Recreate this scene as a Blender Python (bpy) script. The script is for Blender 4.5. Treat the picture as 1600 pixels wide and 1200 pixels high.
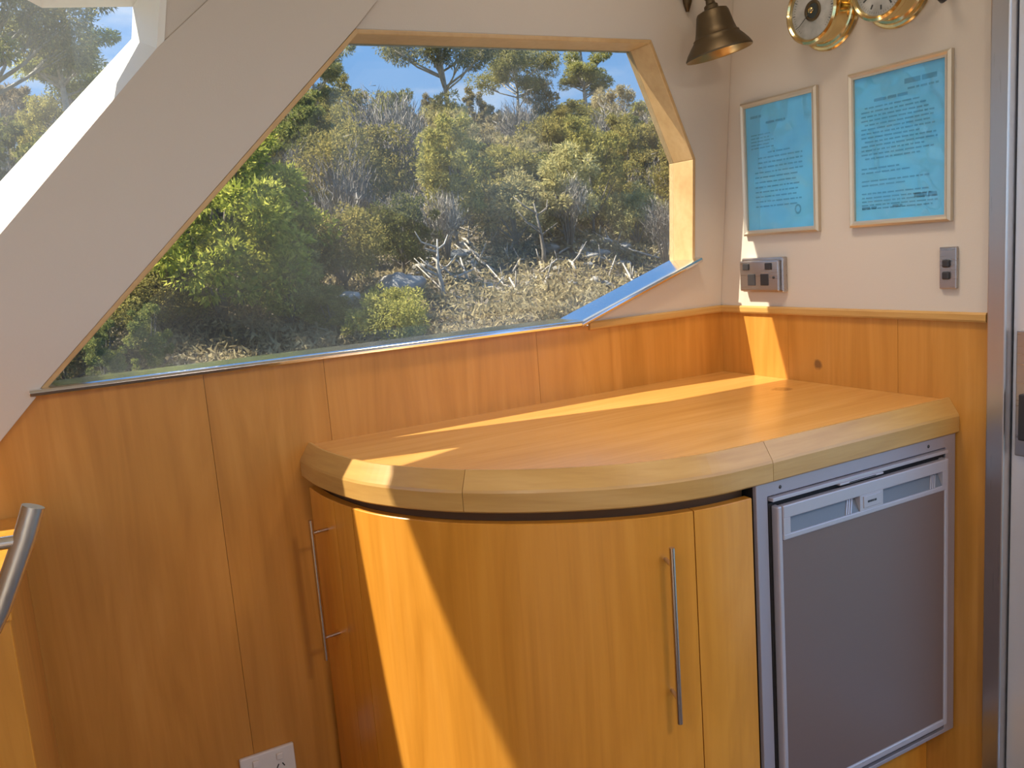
import bpy, bmesh, math, random
from mathutils import Vector, Matrix, Euler
import numpy as np

S = bpy.context.scene
for o in list(bpy.data.objects): bpy.data.objects.remove(o)
COL = S.collection

# ------------------------------------------------------------------ camera
CAM = Vector((-1.592, -1.7442, 0.3724))
YAW, PITCH, ROLL, FPX = 0.4906, -0.1574, -0.0764, 1320.19
fw = Vector((math.sin(YAW)*math.cos(PITCH), math.cos(YAW)*math.cos(PITCH), math.sin(PITCH)))
rt = fw.cross(Vector((0, 0, 1))).normalized(); up = rt.cross(fw)
cr, sr = math.cos(ROLL), math.sin(ROLL)
rt, up = cr*rt + sr*up, -sr*rt + cr*up
cd = bpy.data.cameras.new('camera'); cam = bpy.data.objects.new('camera', cd); COL.objects.link(cam)
m = Matrix((rt, up, -fw)).transposed().to_4x4(); m.translation = CAM
cam.matrix_world = m
cd.sensor_width = 36; cd.lens = FPX/1600*36; cd.clip_start = 0.02; cd.clip_end = 600
S.camera = cam

# ------------------------------------------------------------------ exposure
S.view_settings.view_transform = 'Standard'; S.view_settings.look = 'None'
S.view_settings.gamma = 1; S.view_settings.use_curve_mapping = False
S.view_settings.exposure = 1.2

# ------------------------------------------------------------------ world: blue sky with thin cloud
W = bpy.data.worlds.new('world'); S.world = W; W.use_nodes = True
nt = W.node_tree; nt.nodes.clear()
def N(t, tree=None, **kw):
    n = (tree or nt).nodes.new(t)
    for k, v in kw.items(): setattr(n, k, v)
    return n
tc = N('ShaderNodeTexCoord'); sep = N('ShaderNodeSeparateXYZ'); nt.links.new(tc.outputs['Generated'], sep.inputs[0])
grad = N('ShaderNodeValToRGB'); nt.links.new(sep.outputs['Z'], grad.inputs[0])
e = grad.color_ramp.elements
e[0].position = 0.0; e[0].color = (0.20, 0.22, 0.17, 1)
e[1].position = 1.0; e[1].color = (0.17, 0.42, 0.96, 1)
a = e.new(0.03); a.color = (0.42, 0.66, 1.0, 1)
a = e.new(0.35); a.color = (0.17, 0.45, 0.98, 1)
mp = N('ShaderNodeMapping'); mp.inputs['Scale'].default_value = (1.3, 1.3, 4.2); mp.inputs['Location'].default_value = (0.4, 0.0, 0.35)
nt.links.new(tc.outputs['Generated'], mp.inputs[0])
no = N('ShaderNodeTexNoise'); no.inputs['Scale'].default_value = 1.9; no.inputs['Detail'].default_value = 6
no.inputs['Roughness'].default_value = 0.55
nt.links.new(mp.outputs[0], no.inputs['Vector'])
cl = N('ShaderNodeValToRGB'); nt.links.new(no.outputs['Fac'], cl.inputs[0])
cl.color_ramp.elements[0].position = 0.52; cl.color_ramp.elements[1].position = 0.68
cl.color_ramp.elements[0].color = (0, 0, 0, 1); cl.color_ramp.elements[1].color = (.92, .92, .92, 1)
hz = N('ShaderNodeMath', operation='GREATER_THAN'); hz.inputs[1].default_value = 0.0
nt.links.new(sep.outputs['Z'], hz.inputs[0])
ml = N('ShaderNodeMath', operation='MULTIPLY'); nt.links.new(cl.outputs[0], ml.inputs[0]); nt.links.new(hz.outputs[0], ml.inputs[1])
mx = N('ShaderNodeMix', data_type='RGBA'); nt.links.new(ml.outputs[0], mx.inputs['Factor'])
nt.links.new(grad.outputs[0], mx.inputs['A']); mx.inputs['B'].default_value = (1.15, 1.13, 1.10, 1)
bg = N('ShaderNodeBackground'); bg.inputs['Strength'].default_value = 1.2
nt.links.new(mx.outputs['Result'], bg.inputs['Color'])
wo = N('ShaderNodeOutputWorld'); nt.links.new(bg.outputs[0], wo.inputs['Surface'])

# ------------------------------------------------------------------ sun
sl = bpy.data.lights.new('sun', 'SUN'); so = bpy.data.objects.new('sun', sl); COL.objects.link(so)
SUN = Vector((0.75, -0.30, -1.0)).normalized()
so.rotation_euler = SUN.to_track_quat('-Z', 'Y').to_euler(); so.location = (-3, 2, 6)
sl.energy = 16.0; sl.color = (1.0, 0.90, 0.74); sl.angle = math.radians(0.6)

FILL_W = (4.6, 8.5, 23)                         # power of the added fill lamps
# ================================================================== helpers
def tag(o, label=None, cat=None, group=None, kind=None):
    if label: o['label'] = label
    if cat: o['category'] = cat
    if group: o['group'] = group
    if kind: o['kind'] = kind
    return o
def empty(name, loc=(0, 0, 0), parent=None):
    o = bpy.data.objects.new(name, None); COL.objects.link(o); o.location = loc
    o.empty_display_size = .05
    if parent: o.parent = parent
    return o
def mesh_obj(name, verts, faces, mat=None, parent=None, smooth=False, bevel=0, segs=2, autosmooth=None):
    me = bpy.data.meshes.new(name); me.from_pydata([tuple(v) for v in verts], [], faces); me.update()
    bm = bmesh.new(); bm.from_mesh(me); bmesh.ops.recalc_face_normals(bm, faces=bm.faces)
    if bevel:
        ed = [x for x in bm.edges if len(x.link_faces) == 2 and x.calc_face_angle(0) > .35]
        bmesh.ops.bevel(bm, geom=ed, offset=bevel, segments=segs, affect='EDGES', profile=.5, clamp_overlap=True)
    bm.to_mesh(me); bm.free()
    if smooth:
        for p in me.polygons: p.use_smooth = True
        if autosmooth is not None: me.set_sharp_from_angle(angle=autosmooth)
    o = bpy.data.objects.new(name, me); COL.objects.link(o)
    if mat: me.materials.append(mat)
    if parent:
        o.parent = parent; o.matrix_parent_inverse = Matrix.Translation(-parent.location) if parent.parent is None else Matrix.Identity(4)
    return o
class MB:
    def __init__(s): s.v = []; s.f = []
    def add(s, v, f):
        k = len(s.v); s.v += [tuple(x) for x in v]; s.f += [tuple(i+k for i in q) for q in f]; return s
    def box(s, x0, x1, y0, y1, z0, z1):
        return s.add([(x0,y0,z0),(x1,y0,z0),(x1,y1,z0),(x0,y1,z0),(x0,y0,z1),(x1,y0,z1),(x1,y1,z1),(x0,y1,z1)],
                     [(0,3,2,1),(4,5,6,7),(0,1,5,4),(1,2,6,5),(2,3,7,6),(3,0,4,7)])
    def tube(s, pts, r, n=12, cap=True):
        pts = [Vector(p) for p in pts]; rs = r if isinstance(r, (list, tuple)) else [r]*len(pts)
        k = len(s.v); ref = None
        for i, p in enumerate(pts):
            t = (pts[min(i+1, len(pts)-1)] - pts[max(i-1, 0)]).normalized()
            if ref is None: ref = t.orthogonal().normalized()
            ref = (ref - t*ref.dot(t)).normalized(); b = t.cross(ref)
            for j in range(n):
                a = 2*math.pi*j/n; s.v.append(tuple(p + rs[i]*(math.cos(a)*ref + math.sin(a)*b)))
        for i in range(len(pts)-1):
            for j in range(n):
                s.f.append((k+i*n+j, k+i*n+(j+1) % n, k+(i+1)*n+(j+1) % n, k+(i+1)*n+j))
        if cap:
            s.f.append(tuple(k+j for j in range(n))[::-1]); s.f.append(tuple(k+(len(pts)-1)*n+j for j in range(n)))
        return s
    def lathe(s, prof, n=40, M=None):
        """prof list of (r, h) revolved about local z, then M"""
        k = len(s.v); M = M or Matrix.Identity(4)
        for r, h in prof:
            for j in range(n):
                a = 2*math.pi*j/n; s.v.append(tuple(M @ Vector((r*math.cos(a), r*math.sin(a), h))))
        for i in range(len(prof)-1):
            for j in range(n):
                s.f.append((k+i*n+j, k+i*n+(j+1) % n, k+(i+1)*n+(j+1) % n, k+(i+1)*n+j))
        return s
    def build(s, name, mat, parent=None, **kw): return mesh_obj(name, s.v, s.f, mat, parent, **kw)
def box(name, mat, parent, x0, x1, y0, y1, z0, z1, bevel=0, **kw):
    return MB().box(x0, x1, y0, y1, z0, z1).build(name, mat, parent, bevel=bevel, **kw)
def prism(name, inner, outer, mat, parent=None, bevel=0, **kw):
    n = len(inner)
    f = [tuple(range(n)), tuple(range(n, 2*n))[::-1]] + [(i, n+i, n+(i+1) % n, (i+1) % n) for i in range(n)]
    return mesh_obj(name, list(inner)+list(outer), f, mat, parent, bevel=bevel, **kw)

# ------------------------------------------------------------------ materials
def newmat(name):
    mt = bpy.data.materials.new(name); mt.use_nodes = True
    t = mt.node_tree; b = t.nodes['Principled BSDF']; return mt, t, b
def plain(name, col, rough=.5, metal=0, spec=.5, bump=0, bscale=200, coat=0, var=0):
    mt, t, b = newmat(name)
    b.inputs['Base Color'].default_value = (*col, 1); b.inputs['Roughness'].default_value = rough
    b.inputs['Metallic'].default_value = metal; b.inputs['Specular IOR Level'].default_value = spec
    b.inputs['Coat Weight'].default_value = coat
    if bump or var:
        tcn = N('ShaderNodeTexCoord', t); n = N('ShaderNodeTexNoise', t); n.inputs['Scale'].default_value = bscale; n.inputs['Detail'].default_value = 4
        t.links.new(tcn.outputs['Object'], n.inputs['Vector'])
        if bump:
            bp = N('ShaderNodeBump', t); bp.inputs['Strength'].default_value = bump; bp.inputs['Distance'].default_value = .002
            t.links.new(n.outputs['Fac'], bp.inputs['Height']); t.links.new(bp.outputs[0], b.inputs['Normal'])
        if var:
            r = N('ShaderNodeValToRGB', t); t.links.new(n.outputs['Fac'], r.inputs[0])
            r.color_ramp.elements[0].position = .3; r.color_ramp.elements[1].position = .7
            r.color_ramp.elements[0].color = (*[c*(1-var) for c in col], 1); r.color_ramp.elements[1].color = (*[min(1, c*(1+var)) for c in col], 1)
            t.links.new(r.outputs[0], b.inputs['Base Color'])
    return mt
def wood(name, dark, mid, light, rough=.35, stretch=(9, 9, 1.1), fine=(85, 85, 2.6), coat=.25, spots=None):
    mt, t, b = newmat(name)
    tcn = N('ShaderNodeTexCoord', t); oi = N('ShaderNodeObjectInfo', t)
    ad = N('ShaderNodeVectorMath', t, operation='ADD')
    sc = N('ShaderNodeMath', t, operation='MULTIPLY'); sc.inputs[1].default_value = 17.0
    t.links.new(oi.outputs['Random'], sc.inputs[0])
    t.links.new(tcn.outputs['Object'], ad.inputs[0]); t.links.new(sc.outputs[0], ad.inputs[1])
    m1 = N('ShaderNodeMapping', t); m1.inputs['Scale'].default_value = stretch; t.links.new(ad.outputs[0], m1.inputs[0])
    n1 = N('ShaderNodeTexNoise', t); n1.inputs['Scale'].default_value = 1; n1.inputs['Detail'].default_value = 5; n1.inputs['Distortion'].default_value = 2.6
    t.links.new(m1.outputs[0], n1.inputs['Vector'])
    m2 = N('ShaderNodeMapping', t); m2.inputs['Scale'].default_value = fine; t.links.new(ad.outputs[0], m2.inputs[0])
    n2 = N('ShaderNodeTexNoise', t); n2.inputs['Scale'].default_value = 1; n2.inputs['Detail'].default_value = 3; n2.inputs['Distortion'].default_value = .4
    t.links.new(m2.outputs[0], n2.inputs['Vector'])
    r1 = N('ShaderNodeValToRGB', t); t.links.new(n1.outputs['Fac'], r1.inputs[0])
    el = r1.color_ramp.elements; el[0].position = .30; el[0].color = (*dark, 1); el[1].position = .72; el[1].color = (*light, 1)
    q = el.new(.5); q.color = (*mid, 1)
    r2 = N('ShaderNodeValToRGB', t); t.links.new(n2.outputs['Fac'], r2.inputs[0])
    r2.color_ramp.elements[0].position = .3; r2.color_ramp.elements[0].color = (.93, .90, .87, 1); r2.color_ramp.elements[1].position = .6; r2.color_ramp.elements[1].color = (1, 1, 1, 1)
    mu = N('ShaderNodeMix', t, data_type='RGBA', blend_type='MULTIPLY'); mu.inputs['Factor'].default_value = 1
    t.links.new(r1.outputs[0], mu.inputs['A']); t.links.new(r2.outputs[0], mu.inputs['B'])
    out = mu.outputs['Result']
    for (c, rad, colr, amt) in (spots or []):
        ds = N('ShaderNodeVectorMath', t, operation='DISTANCE'); ds.inputs[1].default_value = c
        nn = N('ShaderNodeTexNoise', t); nn.inputs['Scale'].default_value = 60
        t.links.new(tcn.outputs['Object'], nn.inputs['Vector'])
        jj = N('ShaderNodeMath', t, operation='MULTIPLY_ADD'); jj.inputs[1].default_value = rad*.9
        t.links.new(nn.outputs['Fac'], jj.inputs[0])
        t.links.new(tcn.outputs['Object'], ds.inputs[0]); t.links.new(ds.outputs['Value'], jj.inputs[2])
        mr = N('ShaderNodeMapRange', t); mr.inputs['From Min'].default_value = rad*1.1; mr.inputs['From Max'].default_value = rad*1.7
        mr.inputs['To Min'].default_value = amt; mr.inputs['To Max'].default_value = 0
        t.links.new(jj.outputs[0], mr.inputs['Value'])
        mm = N('ShaderNodeMix', t, data_type='RGBA'); t.links.new(mr.outputs[0], mm.inputs['Factor'])
        t.links.new(out, mm.inputs['A']); mm.inputs['B'].default_value = (*colr, 1); out = mm.outputs['Result']
    t.links.new(out, b.inputs['Base Color'])
    b.inputs['Roughness'].default_value = rough; b.inputs['Coat Weight'].default_value = coat; b.inputs['Coat Roughness'].default_value = .25
    bp = N('ShaderNodeBump', t); bp.inputs['Strength'].default_value = .08; bp.inputs['Distance'].default_value = .001
    t.links.new(n2.outputs['Fac'], bp.inputs['Height']); t.links.new(bp.outputs[0], b.inputs['Normal'])
    return mt
def brushed(name, col, rough=.3, scale=(400, 400, 4), metal=1.0, amt=.1):
    mt, t, b = newmat(name)
    tcn = N('ShaderNodeTexCoord', t); m1 = N('ShaderNodeMapping', t); m1.inputs['Scale'].default_value = scale
    t.links.new(tcn.outputs['Object'], m1.inputs[0])
    n = N('ShaderNodeTexNoise', t); n.inputs['Scale'].default_value = 1; n.inputs['Detail'].default_value = 2; t.links.new(m1.outputs[0], n.inputs['Vector'])
    mr = N('ShaderNodeMapRange', t); mr.inputs['To Min'].default_value = max(.03, rough-amt); mr.inputs['To Max'].default_value = rough+amt
    t.links.new(n.outputs['Fac'], mr.inputs['Value']); t.links.new(mr.outputs[0], b.inputs['Roughness'])
    b.inputs['Base Color'].default_value = (*col, 1); b.inputs['Metallic'].default_value = metal
    return mt
def glass(name, tint, dirt_haze=0.0):
    mt, t, b = newmat(name); t.nodes.remove(b)
    o = t.nodes['Material Output']; tr = N('ShaderNodeBsdfTransparent', t); tr.inputs[0].default_value = (*tint, 1)
    gl = N('ShaderNodeBsdfGlossy', t); gl.inputs['Roughness'].default_value = .02
    lw = N('ShaderNodeLayerWeight', t); lw.inputs[0].default_value = .5
    pw = N('ShaderNodeMath', t, operation='POWER'); pw.inputs[1].default_value = 5; t.links.new(lw.outputs['Facing'], pw.inputs[0])
    fr = N('ShaderNodeMath', t, operation='MULTIPLY_ADD'); fr.inputs[1].default_value = .5; fr.inputs[2].default_value = .02; t.links.new(pw.outputs[0], fr.inputs[0])
    mx = N('ShaderNodeMixShader', t); t.links.new(fr.outputs[0], mx.inputs[0]); t.links.new(tr.outputs[0], mx.inputs[1]); t.links.new(gl.outputs[0], mx.inputs[2])
    last = mx.outputs[0]
    if dirt_haze:
        tl = N('ShaderNodeBsdfTranslucent', t); tl.inputs[0].default_value = (.8, .8, .78, 1)
        tcn = N('ShaderNodeTexCoord', t); n = N('ShaderNodeTexNoise', t); n.inputs['Scale'].default_value = 5; n.inputs['Detail'].default_value = 6
        t.links.new(tcn.outputs['Object'], n.inputs['Vector'])
        mr = N('ShaderNodeMapRange', t); mr.inputs['From Min'].default_value = .3; mr.inputs['From Max'].default_value = .7
        mr.inputs['To Min'].default_value = dirt_haze*.4; mr.inputs['To Max'].default_value = dirt_haze*1.6
        t.links.new(n.outputs['Fac'], mr.inputs['Value'])
        m2 = N('ShaderNodeMixShader', t); t.links.new(mr.outputs[0], m2.inputs[0]); t.links.new(last, m2.inputs[1]); t.links.new(tl.outputs[0], m2.inputs[2]); last = m2.outputs[0]
    t.links.new(last, o.inputs['Surface'])
    return mt

M = {}
M['veneer'] = wood('wood_veneer', (.47, .20, .030), (.55, .24, .040), (.61, .28, .056), rough=.38,
                   spots=[((0, -.325, .045), .012, (.12, .05, .02), .8)])
M['door_veneer'] = wood('wood_door_veneer', (.60, .245, .027), (.68, .285, .034), (.73, .32, .045), rough=.33)
M['top_veneer'] = wood('wood_counter_veneer', (.54, .27, .066), (.60, .31, .08), (.65, .35, .105), rough=.24, stretch=(.8, 7, 7), fine=(5, 120, 120), coat=.35,
                       spots=[((-.11, -.315, 0), .022, (.13, .06, .02), .8)])
M['maple'] = wood('wood_maple', (.46, .25, .070), (.53, .30, .086), (.58, .34, .11), rough=.36, stretch=(1.2, 1.2, 9), fine=(12, 12, 160),
                  spots=[((-.945, -.562, -.008), .007, (.16, .07, .03), .6), ((-.915, -.578, -.006), .004, (.16, .07, .03), .6)])
M['lining'] = wood('wood_lining', (.50, .31, .13), (.56, .36, .16), (.60, .40, .19), rough=.45, stretch=(3, 3, 3), fine=(60, 60, 60), coat=.05)
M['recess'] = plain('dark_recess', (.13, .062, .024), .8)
M['cream'] = plain('cream_wall_vinyl', (.585, .515, .44), .62, bump=.12, bscale=350)
M['cream_reveal'] = plain('cream_gelcoat', (.80, .78, .72), .45)
M['ceil'] = plain('ceiling_vinyl', (.66, .58, .49), .7)
M['floor'] = wood('floor_teak', (.07, .045, .03), (.09, .06, .04), (.12, .08, .055), rough=.4, stretch=(.7, 8, 8), fine=(3, 120, 120))
M['chrome'] = plain('polished_steel', (.80, .80, .80), .16, 1)
M['steel'] = brushed('brushed_steel', (.56, .53, .52), .32)
M['doorsteel'] = brushed('door_steel', (.78, .78, .82), .34, metal=.6)
M['handle'] = brushed('handle_steel', (.62, .56, .52), .22)
M['rail'] = brushed('rail_steel', (.60, .60, .58), .34)
M['fr_frame'] = plain('fridge_frame_grey', (.36, .325, .36), .42, .3)
M['fr_trim'] = plain('fridge_trim_silver', (.46, .42, .45), .38, .3)
M['fr_grip'] = plain('fridge_grip_grey', (.15, .16, .18), .45, .1)
M['fr_panel'] = brushed('fridge_panel_grey', (.195, .13, .112), .42, (4, 4, 300), metal=.25, amt=.04)
M['black'] = plain('black_rubber', (.015, .013, .013), .6)
M['darkplastic'] = plain('dark_plastic', (.03, .028, .03), .4)
M['plate'] = brushed('plate_steel', (.48, .45, .44), .3, (300, 4, 300))
M['white'] = plain('white_plastic', (.72, .68, .66), .4)
M['hole'] = plain('socket_hole', (.03, .025, .02), .7)
M['bellbrass'] = plain('aged_bell_brass', (.115, .082, .045), .46, .85, bump=.05, bscale=60)
M['bellinner'] = plain('bell_inner_brass', (.42, .29, .13), .3, .9)
M['brass'] = plain('polished_brass', (.80, .62, .30), .13, 1)
M['dial'] = plain('dial_silver', (.50, .50, .48), .35, .2, var=.25, bscale=30)
M['ink'] = plain('dial_ink', (.04, .05, .05), .6)
M['picframe'] = plain('champagne_frame', (.55, .47, .36), .32, .45)
M['paper'] = plain('blue_paper', (.13, .58, .98), .42, var=.10, bscale=9)
M['print'] = plain('print_ink', (.055, .34, .60), .7)
M['picglass'] = glass('picture_glass', (.97, .97, .97))
def wavy(mt, scale, dist):
    t = mt.node_tree; g = [q for q in t.nodes if q.type == 'BSDF_GLOSSY'][0]; g.inputs['Roughness'].default_value = .12
    tcn = N('ShaderNodeTexCoord', t); n = N('ShaderNodeTexNoise', t); n.inputs['Scale'].default_value = scale; n.inputs['Detail'].default_value = 1
    t.links.new(tcn.outputs['Object'], n.inputs['Vector']); bp = N('ShaderNodeBump', t); bp.inputs['Distance'].default_value = dist; bp.inputs['Strength'].default_value = 1
    t.links.new(n.outputs['Fac'], bp.inputs['Height']); t.links.new(bp.outputs[0], g.inputs['Normal'])
    fr = [q for q in t.nodes if q.type == 'MATH' and q.operation == 'MULTIPLY_ADD'][0]; fr.inputs[2].default_value = .07
M['sleeve'] = glass('plastic_sleeve', (.97, .97, .97)); wavy(M['sleeve'], 11, .02)
M['tint'] = glass('tinted_window_glass', (.53, .54, .54), dirt_haze=.011)  # translucent film on the pane stands in for outdoor haze
M['dusty'] = glass('dusty_window_glass', (.55, .56, .56), dirt_haze=.035)
M['clear'] = glass('clear_window_glass', (.93, .95, .95))
M['gel'] = plain('white_gelcoat', (.78, .77, .74), .35)

# ================================================================== the cabin shell (z = 0 is the counter top, floor at -0.92)
FZ, CZ = -0.92, 1.34
KL, Z0L = .109, .18                         # the upper side wall leans inward
def lean(x, z, off=0.0): return Vector((x, -KL*(z-Z0L)+off, z))
def plean(x, z, off=0.0): return Vector((x, -.104*(z-.10)-.006+off, z))
X0, Y0 = -3.3, -3.4
fl = tag(box('floor', M['floor'], None, X0-.05, .05, Y0-.05, .06, FZ-.05, FZ), 'brown teak cabin floor', kind='structure')
ce = tag(box('ceiling', M['ceil'], None, X0-.05, .06, Y0-.05, -.07, CZ, CZ+.06), 'cream cabin ceiling', kind='structure')

# ---- side wall with the window: timber lower part
wl = tag(box('wall_left', M['recess'], None, X0, .04, .008, .05, FZ, .15), 'side wall of honey wood panels with cream upper lining and large window', kind='structure')
G = .0004
def side_panel(pts): return prism('veneer_panel', [(x, 0, z) for x, z in pts], [(x, .010, z) for x, z in pts], M['veneer'], wl)
SILL = .187
side_panel([(-.585+G, FZ), (0, FZ), (0, .172), (-.44, .172), (-.46, SILL), (-.585+G, SILL)])
side_panel([(-1.105+G, FZ), (-.585-G, FZ), (-.585-G, SILL), (-1.105+G, SILL)])
side_panel([(-1.347+G, FZ), (-1.105-G, FZ), (-1.105-G, SILL), (-1.347+G, SILL)])
side_panel([(-1.88+G, FZ), (-1.347-G, FZ), (-1.347-G, SILL), (-1.635, SILL), (-1.80, 0), (-1.88, -.088)])
side_panel([(X0, FZ), (-1.88-G, FZ), (-1.88-G, -.088), (-1.80, 0), (X0, 0)])

# ---- window opening outlines on the leaning wall (x, z)
A, B, Cc, D, E_, F = (-.985, .815), (-.262, .828), (-.119, .562), (-.110, .308), (-.451, .189), (-1.615, .190)
WIN = [A, B, Cc, D, E_, F]
def offset_poly(poly, d):
    n = len(poly); out = []
    for i in range(n):
        p0, p1, p2 = Vector(poly[i-1]), Vector(poly[i]), Vector(poly[(i+1) % n])
        e1 = (p1-p0).normalized(); e2 = (p2-p1).normalized()
        n1 = Vector((-e1.y, e1.x)); n2 = Vector((-e2.y, e2.x))     # clockwise outline: left normal points out
        b = (n1+n2).normalized(); out.append(p1 + b*d/max(.3, b.dot(n1)))
    return [tuple(v) for v in out]
T = .009
WO = offset_poly(WIN, T)
TH = .05
def cream_panel(name, pts, fn, th=TH, mat='cream', bev=.002):
    return prism(name, [fn(x, z) for x, z in pts], [fn(x, z, th) for x, z in pts], M[mat], wl, bevel=bev)
cream_panel('cream_panel', [(-.594, CZ), (0.0, CZ), (0.0, .175), (-.445, .175), WO[4], WO[3], WO[2], WO[1], WO[0], (-.941, .877)], lean)
W2I = [(-1.361, .772), (-1.335, .915), (-1.55, .940), (-1.90, 1.15), (-2.75, 1.15), (-2.75, .195), (-1.90, .195)]
W2O = [(-1.392, .804), (-1.383, .859), (-1.53, .848), (-1.875, 1.030), (-2.70, 1.030), (-2.70, .235), (-1.955, .241)]
cream_panel('pillar_panel', [(-.5955, CZ), (-.942, .8765), (WO[0][0]-.001, WO[0][1]), (WO[5][0], WO[5][1]), (-1.627, .185), (-1.80, 0), (-1.90, .10), W2I[6], W2I[0], (-.712, CZ)], plean, bev=.003)
cream_panel('corner_panel', [W2I[0], (-.714, CZ), (X0, CZ), (X0, 1.15), W2I[4], W2I[3], W2I[2], W2I[1]], lambda x, z, o=0: plean(x, z, o+.004))
cream_panel('cream_panel', [W2I[6], (-1.90, .10), (-1.80, 0), (X0, 0), (X0, .195), W2I[5]], plean)
cream_panel('cream_panel', [W2I[5], (X0, .195), (X0, 1.15), W2I[4]], plean)

# ---- window 1: timber lining, polished sill, tinted pane
DG = .07
w1 = tag(empty('window_1', (-.8, 0, .19)), 'large angled side window with timber lining and polished metal sill', kind='structure')
def board(name, i, j, mat='lining', front=-.004):
    a, b, c, d = WIN[i], WIN[j], WO[j], WO[i]
    return prism(name, [lean(*p, front) for p in (a, b, c, d)], [lean(*p, DG+.02) for p in (a, b, c, d)], M[mat], w1, bevel=.0015)
board('lining_board', 0, 1); board('lining_board', 1, 2); board('lining_board', 2, 3); board('lining_board', 5, 0, front=-.012)
# polished metal sill: long strip and the short rising strip
def sill(a, b, lip, name='sill'):
    a, b = Vector(a), Vector(b); t = (b-a).normalized(); nrm = Vector((-t.y, t.x))
    if nrm.y < 0: nrm = -nrm
    prof = [(-lip, -.010), (-lip-.003, -.004), (-lip, .001), (-lip+.008, .003), (DG+.02, .003), (DG+.02, -.012), (-lip+.006, -.012)]
    vs = []
    for p in (a, b):
        for off, h in prof: vs.append(lean(p.x+nrm.x*h, p.y+nrm.y*h, off))
    n = len(prof)
    fs = [tuple(range(n)), tuple(range(n, 2*n))[::-1]] + [(i, n+i, n+(i+1) % n, (i+1) % n) for i in range(n)]
    return mesh_obj(name, vs, fs, M['chrome'], w1, bevel=.0008)
sill((-1.645, .188), (-.449, .187), .020); sill((-.468, .184), (-.094, .314), .022)
prism('glass_pane', [lean(*p, DG) for p in WO], [lean(*p, DG+.006) for p in WO], M['tint'], w1)
# ---- window 2: the quarter light beyond the pillar
w2 = tag(empty('window_2', (-2.0, 0, .3)), 'slanted corner window with white moulded reveal left of the broad pillar', kind='structure')
n = len(W2I)
for i in range(n):
    j = (i+1) % n
    ii = [plean(*W2I[i], .002), plean(*W2I[j], .002), plean(*W2O[j], .08), plean(*W2O[i], .08)]
    cx = sum(p[0] for p in W2I)/n; cz = sum(p[1] for p in W2I)/n
    def push(p, d=.012):
        v = Vector((p.x-cx, 0, p.z-cz)).normalized(); return p + v*d
    prism('reveal_board', ii, [push(p) for p in ii], M['cream_reveal'], w2)
prism('glass_pane', [plean(*p, .08) for p in offset_poly(W2O, -.01)], [plean(*p, .086) for p in offset_poly(W2O, -.01)], M['dusty'], w2)

# ---- aft wall (right in the picture)
wr = tag(box('wall_right', M['recess'], None, .008, .05, -.746, .10, FZ, .16), 'end wall with cream top and honey wood lower panels', kind='structure')
for (y0, y1) in ((-.234+G, 0.0), (-.544+G, -.234-G), (-.746, -.544-G)):
    box('veneer_panel', M['veneer'], wr, 0, .010, y0, y1, FZ, .170)
box('cream_panel', M['cream'], wr, 0, .05, -.748, .10, .170, CZ, bevel=.001)
# cap trims
def cap(name, p0, p1, nrm, label):
    t = Vector(p1)-Vector(p0); prof = [(0, -.009), (.007, -.009), (.009, -.005), (.009, .006), (.006, .010), (0, .010)]
    vs = [Vector(p) + Vector(nrm)*o + Vector((0, 0, h)) for p in (p0, p1) for o, h in prof]; k = len(prof)
    o = mesh_obj(name, vs, [tuple(range(k)), tuple(range(k, 2*k))[::-1]] + [(i, k+i, k+(i+1) % k, (i+1) % k) for i in range(k)], M['maple'])
    return tag(o, label, kind='structure')
cap('trim_1', (0, 0, .172), (0, -.745, .172), (-1, 0, 0), 'thin wooden cap rail on the end wall')
cap('trim_2', (-.435, 0, .172), (0, 0, .172), (0, -1, 0), 'thin wooden cap rail under the side window')

# ---- sliding door with steel post
d1 = tag(empty('door_1', (0, -.766, FZ)), 'stainless steel framed sliding door at right edge', kind='structure')
box('door_post', M['steel'], d1, -.012, .05, -.786, -.749, FZ, CZ, bevel=.003)
box('post_edge', M['black'], d1, -.004, .05, -.7490, -.7465, FZ, CZ)
box('door_stile', M['doorsteel'], d1, .010, .045, -.852, -.788, FZ+.02, CZ-.02, bevel=.002)
box('door_stile', M['doorsteel'], d1, .010, .045, -1.74, -1.68, FZ+.02, CZ-.02, bevel=.002)
box('door_rail', M['doorsteel'], d1, .012, .043, -1.68, -.852, FZ+.02, FZ+.12, bevel=.002)
box('door_rail', M['doorsteel'], d1, .012, .043, -1.68, -.852, CZ-.10, CZ-.02, bevel=.002)
box('glass_pane', M['clear'], d1, .024, .030, -1.68, -.852, FZ+.12, CZ-.10)
lk = box('lock_plate', M['plate'], d1, .004, .012, -.846, -.797, -.095, .150, bevel=.003, segs=3)
lt = box('lock_latch', M['darkplastic'], None, -.012, .006, -.838, -.812, -.06, .03, bevel=.003); lt.parent = lk

# ---- the rest of the cabin (behind the camera): low walls, posts, big panes
wa = tag(box('wall_aft', M['gel'], None, 0, .05, Y0, -1.76, FZ, .10), 'aft cabin wall beyond the door', kind='structure')
box('wall_header', M['gel'], wa, 0, .05, Y0, -1.76, 1.05, CZ); box('wall_post', M['gel'], wa, 0, .05, -1.86, -1.76, .10, 1.05)
wp = tag(box('wall_opposite', M['cream'], None, X0, .05, Y0-.05, Y0, FZ, .45), 'far side cabin wall with windows', kind='structure')
box('wall_header', M['cream'], wp, X0, .05, Y0-.05, Y0, 1.08, CZ)
for x, w_ in ((X0, .5), (-1.9, .6), (-.45, .5)): box('wall_post', M['cream'], wp, x, x+w_, Y0-.05, Y0, .45, 1.08)
wf = tag(box('wall_front', M['cream'], None, X0-.05, X0, Y0, .05, FZ, .05), 'front cabin wall under the windscreen', kind='structure')
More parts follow.
